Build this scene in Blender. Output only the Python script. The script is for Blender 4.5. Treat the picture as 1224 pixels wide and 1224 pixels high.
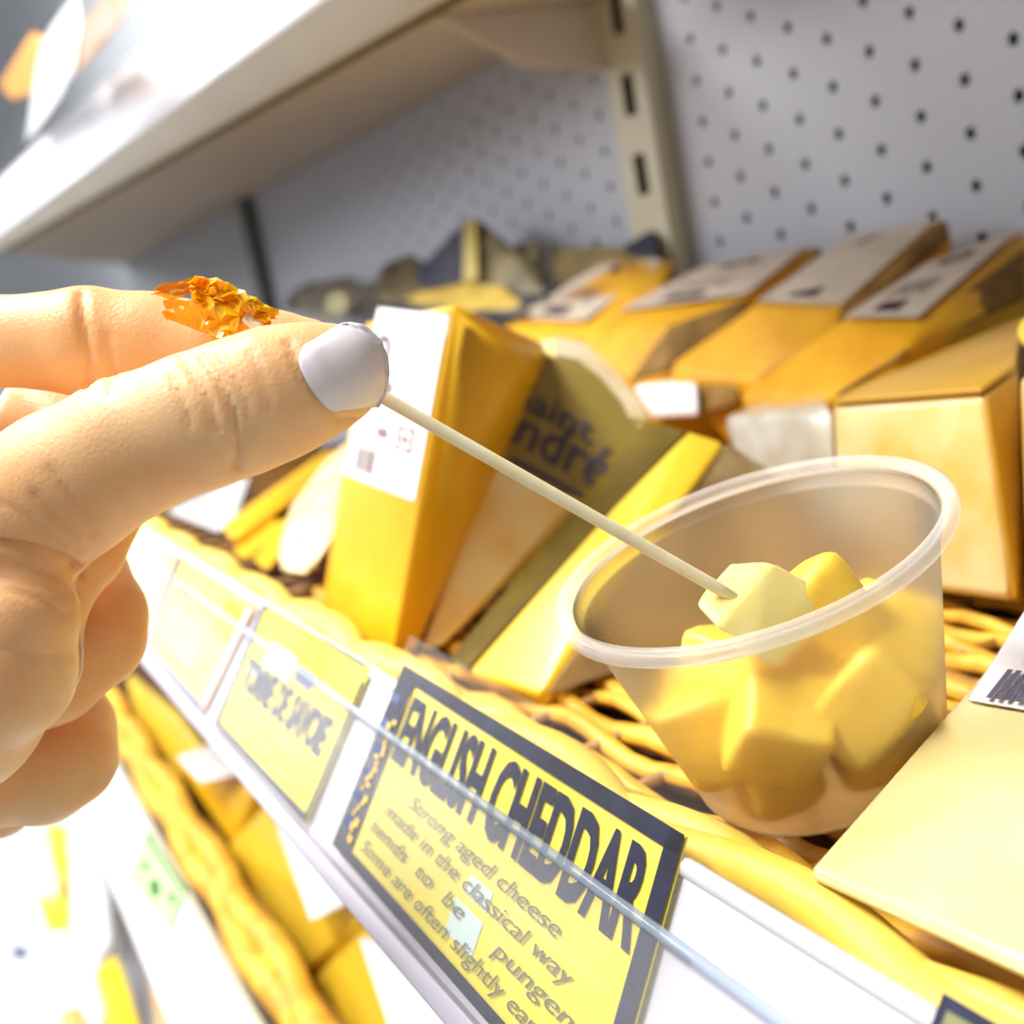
import bpy, bmesh, math, random
import numpy as np
from mathutils import Vector, Matrix
for o in list(bpy.data.objects): bpy.data.objects.remove(o)
S = bpy.context.scene
C = S.collection
# ------------------------------------------------------------------ camera
H = 1.35                                   # height of the lens above the shop floor
cc = np.array([612., 612.])
_vx = np.array([-110., 460.]) - cc; _vz = np.array([2000., 8000.]) - cc
F = math.sqrt(-(_vx @ _vz))
nrm = lambda v: np.array(v, float) / np.linalg.norm(v)
aX = -nrm([*_vx, F]); aZ = -nrm([*_vz, F]); aY = np.cross(aZ, aX)
if aY[2] < 0: aY = -aY
R = np.stack([aX, aY, aZ])                 # camera coords (x right, y down, z forward) -> world
cam = bpy.data.objects.new('camera', bpy.data.cameras.new('camera')); C.objects.link(cam)
right, down, fwd = R[:, 0], R[:, 1], R[:, 2]
M = Matrix.Identity(4)
for i in range(3):
    M[i][0] = right[i]; M[i][1] = -down[i]; M[i][2] = -fwd[i]
M[2][3] = H
cam.matrix_world = M
cam.data.sensor_width = 36; cam.data.lens = 36 * F / 1224
cam.data.clip_start = .01; cam.data.clip_end = 50
cam.data.dof.use_dof = True; cam.data.dof.focus_distance = .198; cam.data.dof.aperture_fstop = 15
S.camera = cam
# ------------------------------------------------------------------ light
S.view_settings.view_transform = 'Standard'; S.view_settings.look = 'None'
S.view_settings.gamma = 1; S.view_settings.use_curve_mapping = False
S.view_settings.exposure = 0.55
w = bpy.data.worlds.new('shop'); S.world = w; w.use_nodes = True
w.node_tree.nodes['Background'].inputs[0].default_value = (.93, .96, 1, 1)
w.node_tree.nodes['Background'].inputs[1].default_value = .29
def area(name, loc, target, sx, sy, power, col):
    l = bpy.data.lights.new(name, 'AREA'); l.shape = 'RECTANGLE'; l.size = sx; l.size_y = sy
    l.energy = power; l.color = col
    o = bpy.data.objects.new(name, l); C.objects.link(o)
    o.location = (loc[0], loc[1], loc[2] + H)
    d = Vector(target) - Vector(loc); o.rotation_euler = d.to_track_quat('-Z', 'Y').to_euler()
    return o
area('aisle_light', (-.8, -.52, 1.5), (-.5, .10, -.1), 1.8, .35, 55, (1, .985, .95))
area('front_fill', (-1.75, -.75, .62), (-.6, .2, -.1), 1.3, .5, 12, (.98, .985, 1))  # unseen low fill, added to brighten the cheese fronts

# ------------------------------------------------------------------ helpers
def ray(px, py): return R @ np.array([px - 612, py - 612, F])
def at(px, py, Y=None, Z=None, X=None, d=None):
    r = ray(px, py)
    if d is not None: t = d / F
    elif Y is not None: t = Y / r[1]
    elif Z is not None: t = Z / r[2]
    else: t = X / r[0]
    return r * t
def onplane(px, py, P0, N):
    r = ray(px, py); return r * ((np.array(P0) @ N) / (r @ N))
WL = {}                                    # world origin of each object (camera-height frame)
def reg(o, loc): WL[o.name] = np.array(loc, float)
def link(name, me, parent=None, loc=(0, 0, 0)):
    o = bpy.data.objects.new(name, me); C.objects.link(o)
    if parent is not None: o.parent = parent; reg(o, WL[parent.name])
    else:
        o.location = (loc[0], loc[1], loc[2] + H); reg(o, loc)
    return o
def tag(o, label, cat, group=None, kind=None):
    if label: o['label'] = label
    if cat: o['category'] = cat
    if group: o['group'] = group
    if kind: o['kind'] = kind
    return o
def thing(name, label, cat, loc, group=None):
    return tag(link(name, None, None, loc), label, cat, group)
def mesh(name, verts, faces, mat, parent=None, loc=None, smooth=False, uv=None):
    verts = np.asarray(verts, float)
    if parent is not None: base = WL[parent.name]
    else: base = np.array(loc if loc is not None else [*verts.mean(0)[:2], verts[:, 2].min()])
    me = bpy.data.meshes.new(name); me.from_pydata([tuple(v) for v in verts - base], [], faces)
    me.materials.append(mat)
    if smooth: me.polygons.foreach_set('use_smooth', [True] * len(me.polygons))
    me.update()
    return link(name, me, parent, base)
def from_bm(name, bm, mat, parent=None, loc=None, smooth=False):
    vs = np.array([v.co[:] for v in bm.verts]); bm.verts.index_update()
    fs = [[v.index for v in f.verts] for f in bm.faces]
    bm.free(); return mesh(name, vs, fs, mat, parent, loc, smooth)
def hull(name, pts, mat, parent=None, bev=.0015, loc=None, seg=2, lump=0, seed=0):
    bm = bmesh.new()
    for p in pts: bm.verts.new(tuple(p))
    r = bmesh.ops.convex_hull(bm, input=bm.verts)
    bmesh.ops.delete(bm, geom=[v for v in bm.verts if not v.link_faces], context='VERTS')
    bmesh.ops.dissolve_limit(bm, angle_limit=.09, verts=bm.verts, edges=bm.edges)
    if bev: bmesh.ops.bevel(bm, geom=bm.edges[:], offset=bev, segments=seg, affect='EDGES', profile=.6, clamp_overlap=True)
    if lump:
        bmesh.ops.triangulate(bm, faces=bm.faces)
        bmesh.ops.subdivide_edges(bm, edges=[e for e in bm.edges if e.calc_length() > lump * 5], cuts=2, use_grid_fill=True)
        rr = random.Random(seed); ph = [rr.uniform(0, 6) for _ in range(6)]
        bm.normal_update()
        for v in bm.verts:
            q = v.co / (lump * 7)
            v.co += v.normal * lump * .5 * (math.sin(q.x * 1.3 + ph[0]) * math.sin(q.y * 1.7 + ph[1]) + .6 * math.sin(q.z * 2.3 + ph[2] + q.x))
    return from_bm(name, bm, mat, parent, loc, True)
def autosm(o, a=40):
    m = o.modifiers.new('wn', 'WEIGHTED_NORMAL'); m.keep_sharp = True; return o
def box(name, a, b, mat, parent=None, bev=.001, loc=None):
    pts = [(x, y, z) for x in (a[0], b[0]) for y in (a[1], b[1]) for z in (a[2], b[2])]
    return hull(name, pts, mat, parent, bev, loc)
def tube_geo(pts, rad, n=8, V=None, Fc=None, flat=1.0):
    V = [] if V is None else V; Fc = [] if Fc is None else Fc
    pts = [np.array(p, float) for p in pts]; m = len(pts); b0 = len(V)
    rad = [rad] * m if np.isscalar(rad) else rad
    up = np.array([0, 0, 1.]); 
    for i, p in enumerate(pts):
        t = nrm(pts[min(i + 1, m - 1)] - pts[max(i - 1, 0)])
        u = np.cross(up, t); u = nrm(u) if np.linalg.norm(u) > 1e-6 else np.array([1., 0, 0]); v = np.cross(t, u)
        for k in range(n):
            a = 2 * math.pi * k / n
            V.append(p + rad[i] * (math.cos(a) * u + flat * math.sin(a) * v))
    for i in range(m - 1):
        for k in range(n):
            Fc.append([b0 + i * n + k, b0 + i * n + (k + 1) % n, b0 + (i + 1) * n + (k + 1) % n, b0 + (i + 1) * n + k])
    Fc.append([b0 + k for k in range(n)][::-1]); Fc.append([b0 + (m - 1) * n + k for k in range(n)])
    return V, Fc
def tube(name, pts, rad, mat, parent=None, n=8, flat=1.0, loc=None):
    V, Fc = tube_geo(pts, rad, n, flat=flat); return mesh(name, V, Fc, mat, parent, loc, True)

# ------------------------------------------------------------------ materials
def mat(name, col, rough=.5, var=0, scale=30, col2=None, bump=0, bscale=200, spec=.5, coat=0, sss=0, metal=0, emit=None, stretch=None, trans=0):
    m = bpy.data.materials.new(name); m.use_nodes = True; nt = m.node_tree; b = nt.nodes['Principled BSDF']
    b.inputs['Roughness'].default_value = rough; b.inputs['Specular IOR Level'].default_value = spec
    b.inputs['Coat Weight'].default_value = coat; b.inputs['Coat Roughness'].default_value = .12
    b.inputs['Metallic'].default_value = metal
    b.inputs['Base Color'].default_value = (*col, 1)
    if sss:
        b.inputs['Subsurface Weight'].default_value = sss; b.inputs['Subsurface Radius'].default_value = (1, .45, .2)
        b.inputs['Subsurface Scale'].default_value = .004
    tc = nt.nodes.new('ShaderNodeTexCoord'); mp = nt.nodes.new('ShaderNodeMapping')
    nt.links.new(tc.outputs['Object'], mp.inputs[0])
    if stretch: mp.inputs['Scale'].default_value = stretch
    if col2 is not None or var:
        nz = nt.nodes.new('ShaderNodeTexNoise'); nz.inputs['Scale'].default_value = scale; nz.inputs['Detail'].default_value = 5
        rp = nt.nodes.new('ShaderNodeValToRGB'); rp.color_ramp.elements[0].position = .38; rp.color_ramp.elements[1].position = .62
        c2 = col2 if col2 is not None else tuple(c * (1 - var) for c in col)
        rp.color_ramp.elements[0].color = (*c2, 1); rp.color_ramp.elements[1].color = (*col, 1)
        nt.links.new(mp.outputs[0], nz.inputs[0]); nt.links.new(nz.outputs[0], rp.inputs[0]); nt.links.new(rp.outputs[0], b.inputs['Base Color'])
    if bump:
        n2 = nt.nodes.new('ShaderNodeTexNoise'); n2.inputs['Scale'].default_value = bscale; n2.inputs['Detail'].default_value = 4
        bp = nt.nodes.new('ShaderNodeBump'); bp.inputs['Strength'].default_value = bump; bp.inputs['Distance'].default_value = .0006
        nt.links.new(mp.outputs[0], n2.inputs[0]); nt.links.new(n2.outputs[0], bp.inputs['Height']); nt.links.new(bp.outputs[0], b.inputs['Normal'])
    return m
def clear(name, col, alpha, rough=.15, diffuse=1.0, refr=0.0, rr_=.5, tint=None):
    return clear_(name, col, alpha, rough, refr, rr_, tint)
def clear_(name, col, alpha, rough, refr, rr_, tint):
    """thin clear plastic: mostly transparent, with a glossy sheen and some milky body"""
    m = bpy.data.materials.new(name); m.use_nodes = True; nt = m.node_tree; b = nt.nodes['Principled BSDF']
    out = nt.nodes['Material Output']
    b.inputs['Base Color'].default_value = (*col, 1); b.inputs['Roughness'].default_value = rough
    tr = nt.nodes.new('ShaderNodeBsdfTransparent'); mx = nt.nodes.new('ShaderNodeMixShader')
    lw = nt.nodes.new('ShaderNodeLayerWeight'); lw.inputs[0].default_value = .5
    pw = nt.nodes.new('ShaderNodeMath'); pw.operation = 'POWER'; pw.inputs[1].default_value = 5
    fr = nt.nodes.new('ShaderNodeMath'); fr.operation = 'MULTIPLY'; fr.inputs[1].default_value = .3
    nt.links.new(lw.outputs['Facing'], pw.inputs[0]); nt.links.new(pw.outputs[0], fr.inputs[0])
    ad = nt.nodes.new('ShaderNodeMath'); ad.operation = 'ADD'; ad.use_clamp = True; ad.inputs[1].default_value = alpha
    nt.links.new(fr.outputs[0], ad.inputs[0]); nt.links.new(ad.outputs[0], mx.inputs[0])
    last = tr.outputs[0]
    if tint: tr.inputs[0].default_value = (*tint, 1)
    if refr:
        rf = nt.nodes.new('ShaderNodeBsdfRefraction'); rf.inputs['Roughness'].default_value = rr_; rf.inputs['IOR'].default_value = 1.12
        m2 = nt.nodes.new('ShaderNodeMixShader'); m2.inputs[0].default_value = refr
        nt.links.new(tr.outputs[0], m2.inputs[1]); nt.links.new(rf.outputs[0], m2.inputs[2]); last = m2.outputs[0]
    nt.links.new(last, mx.inputs[1]); nt.links.new(b.outputs[0], mx.inputs[2]); nt.links.new(mx.outputs[0], out.inputs[0])
    return m
m_panel = mat('panel_enamel', (.47, .49, .57), .45, var=.05, scale=8)
m_dark = mat('dark_cavity', (.035, .035, .05), .9)
m_cream = mat('cream_enamel', (.56, .53, .40), .5, var=.06, scale=20)
m_slot = mat('slot_dark', (.17, .13, .045), .8, spec=.2)
m_shelf = mat('shelf_enamel', (.60, .545, .46), .55, var=.06, scale=15)
m_white = mat('white_plastic', (.88, .87, .90), .35, spec=.4)
m_rail = mat('rail_white', (.70, .68, .76), .4)
m_lip = mat('rail_lip', (.50, .48, .58), .4)
m_steel = mat('grey_painted', (.42, .44, .48), .5, var=.1)
m_floor = mat('floor_tile', (.5, .48, .45), .4, var=.15, scale=6)
m_yel = mat('cheese_yellow', (.90, .50, .008), .38, var=.12, scale=25, bump=.25, bscale=120, coat=.18)
m_yel2 = mat('cheese_yellow_bright', (.92, .62, .035), .38, var=.1, scale=25, bump=.25, bscale=120, coat=.18)
m_gold = mat('cheese_deep_gold', (.60, .32, .008), .42, var=.15, scale=30, bump=.3, bscale=120, coat=.3)
m_pale = mat('cheese_pale', (.74, .64, .33), .32, col2=(.70, .57, .24), scale=35, bump=.1, coat=.5)
m_cube = mat('cheese_cube', (.94, .82, .34), .42, col2=(.92, .76, .24), scale=90, bump=.25, bscale=300, sss=.25)
m_cube2 = mat('cheese_cube_yellow', (.94, .66, .08), .42, col2=(.90, .58, .05), scale=90, bump=.3, bscale=300, sss=.2)
m_brie = mat('creamy_cheese', (.98, .88, .52), .45, col2=(.93, .68, .22), scale=55, bump=.4, bscale=90, coat=.5)
m_rind = mat('mottled_rind', (.55, .42, .22), .55, col2=(.30, .20, .09), scale=45, bump=.5, bscale=150, coat=.3)
m_rindp = mat('pale_rind', (.72, .62, .42), .5, col2=(.60, .46, .22), scale=60, bump=.4, bscale=150, coat=.5)
m_blockp = mat('pale_block_cheese', (.92, .74, .38), .35, col2=(.84, .53, .12), scale=30, bump=.3, bscale=80, coat=.6)
m_blockg = mat('grey_film_cheese', (.66, .62, .52), .35, col2=(.50, .45, .34), scale=60, bump=.5, bscale=90, coat=.6)
m_brown = mat('brown_rind', (.30, .16, .035), .7, col2=(.15, .075, .012), scale=40, spec=.2, bump=.4, bscale=90)
m_olive = mat('shaded_brown_wrap', (.20, .16, .08), .5, col2=(.10, .08, .04), scale=30, bump=.4, bscale=60, coat=.03, spec=.2)
m_olivey = mat('olive_shade', (.17, .115, .012), .7, col2=(.10, .065, .006), scale=30, spec=.15)
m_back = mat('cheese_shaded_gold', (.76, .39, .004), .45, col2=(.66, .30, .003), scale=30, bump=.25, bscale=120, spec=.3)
m_darkw = mat('dark_wrap', (.02, .022, .045), .6, col2=(.05, .05, .07), scale=30, spec=.15)
m_label = mat('label_paper', (.90, .86, .86), .5)
m_labelg = mat('label_paper_grey', (.58, .48, .38), .6, var=.12, scale=60)
m_ink = mat('ink_dark', (.05, .045, .09), .6)
m_inkf = mat('ink_faded', (.22, .14, .14), .7)
m_inkb = mat('ink_label_brown', (.07, .035, .05), .8, spec=.1)
m_navy = mat('print_navy', (.006, .008, .03), .6, col2=(.014, .018, .06), scale=160, spec=.1)
m_navyf = mat('print_navy_faded', (.09, .11, .26), .6, spec=.1)
m_txt = mat('print_text_navy', (.010, .012, .05), .6, spec=.1)
m_txtf = mat('print_text_grey', (.16, .16, .07), .6, spec=.1)
m_sign = mat('sign_yellow', (.93, .76, .035), .6, col2=(.90, .74, .10), scale=28, spec=.15)
m_sign2 = mat('sign_yellow_vivid', (.95, .76, .0), .6, col2=(.93, .76, .06), scale=35, spec=.1)
m_signp = mat('sign_peach', (.86, .60, .15), .6, col2=(.88, .66, .18), scale=40, spec=.1)
m_blu = mat('print_pale_blue', (.62, .78, .72), .6)
m_bead = clear('clear_blue_bead', (.62, .74, .92), .45, .1)
m_clear = clear('clear_strip', (.90, .92, 1), .022, .08)
m_sleeve = clear('clear_sleeve', (.93, .95, .80), .012, .12)
m_film = clear('cling_film', (.95, .95, .95), .05, .1)
m_cup = clear('frosted_cup', (.93, .86, .78), .13, .3, refr=.9)
m_rim = clear('frosted_cup_rim', (.90, .87, .86), .26, .15)
m_stafilm = clear('printed_film', (.27, .20, .035), .88, .25)
m_pick = mat('bamboo_pick', (.95, .88, .62), .55, col2=(.90, .78, .48), scale=200, stretch=(1, 1, 1))
m_frill = mat('orange_cellophane', (1, .52, .003), .3, col2=(.97, .34, .0), scale=150, bump=.5, bscale=260, coat=.3, sss=.3)
m_frillt = clear('orange_cellophane_sheet', (1, .45, .01), .25, .2, tint=(1, .72, .25))
m_willow = mat('willow_yellow', (.86, .50, .045), .5, col2=(.66, .32, .02), scale=60, bump=.4, bscale=120)
m_willow2 = mat('willow_border', (.90, .68, .12), .5, col2=(.86, .56, .06), scale=45, bump=.35, bscale=100)
m_willowd = mat('willow_dark', (.40, .19, .02), .6, col2=(.20, .09, .01), scale=60, bump=.4)
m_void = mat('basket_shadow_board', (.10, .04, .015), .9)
m_nail = mat('nail_polish', (.83, .76, .80), .35, coat=.35, spec=.4)
m_nailn = mat('natural_nail', (.80, .66, .50), .25, coat=.6)
m_green = mat('print_green', (.06, .16, .05), .5); m_greenp = mat('ticket_pale_green', (.52, .78, .36), .5)
m_orange = mat('orange_pack', (.93, .36, .0), .35, coat=.5)
m_packw = mat('white_wrap', (.78, .78, .80), .35, bump=.8, bscale=25, coat=.4)
m_packy = mat('yellow_pack', (.90, .66, .02), .35, bump=.5, bscale=30, coat=.4)
m_packo = mat('peach_pack', (.80, .42, .14), .4, coat=.3)
def skin_mat():
    m = mat('skin', (.91, .61, .32), .42, col2=(.88, .47, .20), scale=28, bump=.28, bscale=1400, sss=.4, spec=.3)
    return m
m_skin = skin_mat()

# ------------------------------------------------------------------ bilinear decals
def quadmap(q, u, v):
    a, b, c, d = [np.array(p) for p in q]          # top-left, top-right, bottom-right, bottom-left
    return (a * (1 - u) + b * u) * (1 - v) + (d * (1 - u) + c * u) * v
def qn(q):
    a, b, c, d = [np.array(p) for p in q]; n = nrm(np.cross(b - a, d - a))
    return n if n @ a < 0 else -n                  # towards the viewer's side
def patch(name, q, rect, m, parent, off=.0002, n=1, th=.0):
    u0, v0, u1, v1 = rect; N = qn(q) * off; V = []; Fc = []
    for j in range(n + 1):
        for i in range(n + 1): V.append(quadmap(q, u0 + (u1 - u0) * i / n, v0 + (v1 - v0) * j / n) + N)
    for j in range(n):
        for i in range(n): k = j * (n + 1) + i; Fc.append([k, k + 1, k + n + 2, k + n + 1])
    o = mesh(name, V, Fc, m, parent)
    if th:
        s = o.modifiers.new('s', 'SOLIDIFY'); s.thickness = th; s.offset = 0
    return o
def rects(name, q, lst, m, parent, off=.0007):
    N = qn(q) * off; V = []; Fc = []
    for (u0, v0, u1, v1) in lst:
        b = len(V); V += [quadmap(q, u0, v0) + N, quadmap(q, u1, v0) + N, quadmap(q, u1, v1) + N, quadmap(q, u0, v1) + N]; Fc.append([b, b + 1, b + 2, b + 3])
    return mesh(name, V, Fc, m, parent)
def ring(name, q, cu, cv, ru, rv, m, parent, inner=.75, off=.0007, n=24):
    N = qn(q) * off; V = []; Fc = []
    for k in range(n):
        a = 2 * math.pi * k / n
        V.append(quadmap(q, cu + ru * math.cos(a), cv + rv * math.sin(a)) + N); V.append(quadmap(q, cu + inner * ru * math.cos(a), cv + inner * rv * math.sin(a)) + N)
    for k in range(n): j = (k + 1) % n; Fc.append([2 * k, 2 * j, 2 * j + 1, 2 * k + 1])
    if inner <= 0: Fc = [[2 * k for k in range(n)]]
    return mesh(name, V, Fc, m, parent)
def text(name, s, q, rect, m, parent, shear=0, off=.0007, bold=0, dg=None):
    cu = bpy.data.curves.new('t', 'FONT'); cu.body = s; cu.shear = shear; cu.offset = bold; cu.resolution_u = 3
    o = bpy.data.objects.new('t', cu); C.objects.link(o)
    me = bpy.data.meshes.new_from_object(o.evaluated_get(bpy.context.evaluated_depsgraph_get()))
    bpy.data.objects.remove(o); bpy.data.curves.remove(cu)
    P = np.array([v.co[:] for v in me.vertices]); lo = P.min(0); hi = P.max(0)
    fs = [list(p.vertices) for p in me.polygons]; bpy.data.meshes.remove(me)
    N = qn(q) * off; u0, v0, u1, v1 = rect
    V = [quadmap(q, u0 + (u1 - u0) * (p[0] - lo[0]) / (hi[0] - lo[0]), v1 + (v0 - v1) * (p[1] - lo[1]) / (hi[1] - lo[1])) + N for p in P]
    return mesh(name, V, fs, m, parent)
def barcode(q, rect, m, parent, vertical=True, seed=1, n=22):
    rr = random.Random(seed); u0, v0, u1, v1 = rect; L = []; t = 0
    while t < 1:
        wv = rr.choice([.012, .02, .035]);
        L.append((u0 + (u1 - u0) * t, v0, u0 + (u1 - u0) * min(1, t + wv), v1) if vertical else (u0, v0 + (v1 - v0) * t, u1, v0 + (v1 - v0) * min(1, t + wv)))
        t += wv + rr.choice([.012, .02, .03])
    return rects('barcode', q, L, m, parent)

# ================================================================== SETTING
WY = .42
box('floor', (-6, -2.5, -H - .05), (2, 1, -H), m_floor, bev=0)['kind'] = 'structure'
box('wall_back', (-6, WY + .03, -H), (2, WY + .1, 1.4), m_steel, bev=0)['kind'] = 'structure'

def perforated(name, x0, x1, z0, z1, phx, dx, phz, dz, slope, label, hr=.0029):
    e = thing(name, label, 'panel', ((x0 + x1) / 2, WY, z0), 'perforated back panels')
    V = []; Fc = []; y = WY
    k0 = math.ceil((x0 + dx / 2 - phx) / dx); k1 = math.floor((x1 - dx / 2 - phx) / dx)
    n = 8
    for k in range(k0, k1 + 1):
        xc = phx + k * dx; off = (dz / 2 if k % 2 else 0)
        zc0 = phz + slope * (xc - phx) + off
        m0 = math.ceil((z0 + dz / 2 - zc0) / dz); m1 = math.floor((z1 - dz / 2 - zc0) / dz)
        for m_ in range(m0, m1 + 1):
            zc = zc0 + m_ * dz; b = len(V)
            hw, hh = dx / 2, dz / 2
            outer = [(hw, 0), (hw, hh), (0, hh), (-hw, hh), (-hw, 0), (-hw, -hh), (0, -hh), (hw, -hh)]
            for (a_, b_) in outer: V.append((xc + a_, y, zc + b_))
            for j in range(n): a = 2 * math.pi * j / n; V.append((xc + hr * math.cos(a), y, zc + hr * math.sin(a)))
            for j in range(n): V.append((xc + hr * math.cos(2 * math.pi * j / n), y + .0015, zc + hr * math.sin(2 * math.pi * j / n)))
            for j in range(n):
                i2 = (j + 1) % n
                Fc.append([b + j, b + i2, b + n + i2, b + n + j]); Fc.append([b + n + j, b + n + i2, b + 2 * n + i2, b + 2 * n + j])
        # fill above and below
        for (za, zb) in ((z0, zc0 + m0 * dz - dz / 2), (zc0 + m1 * dz + dz / 2, z1)):
            b = len(V); V += [(xc - dx / 2, y, za), (xc + dx / 2, y, za), (xc + dx / 2, y, zb), (xc - dx / 2, y, zb)]; Fc.append([b, b + 1, b + 2, b + 3])
    for (xa, xb) in ((x0, phx + k0 * dx - dx / 2), (phx + k1 * dx + dx / 2, x1)):
        b = len(V); V += [(xa, y, z0), (xb, y, z0), (xb, y, z1), (xa, y, z1)]; Fc.append([b, b + 1, b + 2, b + 3])
    mesh('panel_sheet', V, Fc, m_panel, e)
    box('dark_backing', (x0, WY + .012, z0), (x1, WY + .016, z1), m_dark, e, bev=0)
    return e
perforated('perforated_panel', -.606, .35, -.16, .62, -.5992, .02633, .0944, .0219, -.036, 'white perforated back panel nearest the camera, right of the near slotted upright')
perforated('perforated_panel', -1.478, -.643, -.16, .62, -.678, .02855, .1059, .0219, -.036, 'white perforated back panel between the two uprights, under the shelf')
e = thing('plain_panel', 'plain grey back panel beyond the far dark upright, at the far left', 'panel', (-3, WY, -.16))
box('panel_sheet', (-5.9, WY, -.16), (-1.51, WY + .004, .62), m_steel, e)
def upright(x, wd, yf, label, m_, slots=True):
    e = thing('slotted_upright', label, 'upright', (x, yf, -H))
    if slots:
        # face with real slots: two side strips and the webs between the slots
        sw, sh, pitch, zs = .0125, .0235, .0452, .0862 
        zt, zb = .62, -H
        V = []; Fc = []
        def q(xa, xb, za, zc):
            b = len(V); V.extend([(xa, yf, za), (xb, yf, za), (xb, yf, zc), (xa, yf, zc)]); Fc.append([b, b + 1, b + 2, b + 3])
        q(x - wd / 2, x - sw / 2, zb, zt); q(x + sw / 2, x + wd / 2, zb, zt)
        k = -30; zc = zb
        while zs + k * pitch < zt - .03:
            z = zs + k * pitch
            if z > zb + .03: q(x - sw / 2, x + sw / 2, zc, z - sh / 2); zc = z + sh / 2
            k += 1
        q(x - sw / 2, x + sw / 2, zc, zt)
        f = mesh('upright_face', V, Fc, m_, e)
        s = f.modifiers.new('s', 'SOLIDIFY'); s.thickness = .002; s.offset = 1
        box('channel', (x - wd / 2 + .0005, yf + .009, zb), (x + wd / 2 - .0005, WY + .028, zt), m_slot, e, bev=0)
        box('side_flange', (x - wd / 2, yf + .0005, zb), (x - wd / 2 + .0015, yf + .012, zt), m_, e, bev=0)
        box('side_flange', (x + wd / 2 - .0015, yf + .0005, zb), (x + wd / 2, yf + .012, zt), m_, e, bev=0)
    else:
        box('upright_face', (x - wd / 2, yf, -H), (x + wd / 2, WY + .028, .62), m_, e, bev=.002)
    return e
upright(-.6215, .040, .409, 'cream slotted steel upright between the two perforated panels', m_cream)
upright(-1.493, .028, .405, 'dark green grey narrow upright at the far end of the panels', mat('dark_upright', (.07, .09, .085), .5), False)

# ------------------------------------------------------------------ upper shelf
SZ = .143
us = thing('upper_shelf', 'beige metal upper shelf seen from below, with a bright white price rail', 'shelf', (-1.1, .42, SZ))
fn = at(500, 25, Z=SZ); fl = at(2, 302, Z=SZ)
dirf = (fn - fl) / (fn[0] - fl[0])
f0 = fl; f1 = fl + dirf * (-.50 - fl[0])
b0 = at(150, 318, Y=.418); b0 = np.array([max(b0[0], -2.6), .418, SZ]); b1 = np.array([-.645, .418, SZ])
up = np.array([0, 0, .012])
hull('shelf_plate', [f0, f1, b0, b1, f0 + up, f1 + up, b0 + up, b1 + up], m_shelf, us, .001)
# rolled front lip, a little proud of the plate, with a dark seam above the underside
g = np.array([0, -.004, .0])
lipq = [f0 + g + [0, 0, .0018], f1 + g + [0, 0, .0018], f0 + g + [0, -.008, .014], f1 + g + [0, -.022, .032]]
hull('front_lip', [p + d for p in lipq for d in (np.zeros(3), np.array([0, .012, 0]))], m_shelf, us, .001)
hull('lip_seam', [p + d for p in (f0, f1) for d in (np.array([0, -.001, -.0006]), np.array([0, .005, -.0006]), np.array([0, -.001, .003]), np.array([0, .005, .003]))], m_slot, us, 0)
# bracket plate at the near end, hooked into the upright
bp = [(.408, .104), (.352, .111), (.318, .134), (.305, .142), (.408, .142)]
hull('bracket', [(x, y, z) for (y, z) in bp for x in (-.642, -.638)], m_shelf, us, .0008)
r0 = f0 + g + [0, -.010, .014]; r1 = f1 + g + [0, -.024, .032]
tv = np.array([0, .035, .075])
hull('price_rail', [r0, r1, r0 + tv, r1 + tv, r0 + [0, .003, .001], r1 + [0, .003, .001], r0 + tv + [0, .003, .001], r1 + tv + [0, .003, .001]], m_white, us, .0006)
tube('rail_edge', [r0 + tv, r1 + tv], .0025, m_white, us)
tube('rail_bead', [r0 + [0, -.002, .006], r1 + [0, -.002, .006]], .0018, m_bead, us)

# unseen shelf over the near bay, added to shade the back cheeses
box('upper_shelf', (-.60, .10, .262), (.35, .418, .272), m_shelf)  # added for shade only, not part of the real upper shelf
tag(bpy.data.objects['upper_shelf.001'], 'unseen beige shelf added above the near bay to shade the back cheeses', 'shelf')
# ------------------------------------------------------------------ main shelf rail and tickets
RT = np.array([0, .085, -.0925]); RD = nrm([0, -.0284, -.0298])      # top line of the rail, down-slope direction
RN = nrm(np.cross([1, 0, 0], RD)); RN = RN if RN[1] < 0 else -RN      # outward normal
def rp(x, s, n=0): return np.array([x, RT[1], RT[2]]) + RD * s + RN * n
ms = thing('shelf_rail', 'long white price rail along the front of the cheese shelf, sloping towards the aisle', 'price rail', (-.6, .085, -.14))
XL, XR = -1.04, .12
def strip(name, s0, s1, n0, n1, m_, parent, xa=XL, xb=XR, bev=.0006):
    return hull(name, [rp(x, s, n) for x in (xa, xb) for s in (s0, s1) for n in (n0, n1)], m_, parent, bev)
strip('back_strip', -.0005, .0420, -.0035, -.0008, m_rail, ms)
tube('top_bead', [rp(XL, -.0008, -.001), rp(XR, -.0008, -.001)], .0016, m_white, ms)
strip('bottom_lip', .0392, .0432, -.0008, .0022, m_lip, ms)
strip('cover_strip', .0095, .040, .0014, .0018, m_clear, ms, bev=0)
tube('cover_edge', [rp(XL, .0092, .0017), rp(XR, .0092, .0017)], .0010, m_bead, ms)
box('shelf_deck', (XL, .088, -.128), (XR, .416, -.122), m_shelf, ms)
tag(box('rear_riser', (XL, .352, -.121), (-.50, .414, -.032), m_olive, None, bev=.003), 'dark low step under the dim packs at the back of the shelf', 'riser')
box('deck_front', (XL, .088, -.140), (XR, .091, -.122), m_shelf, ms)
PN = RN
P0 = rp(0, 0, .0006)
def sq(pts, off=.0004):
    p0 = rp(0, 0, off); return [onplane(x, y, p0, RN) for x, y in pts]
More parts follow.
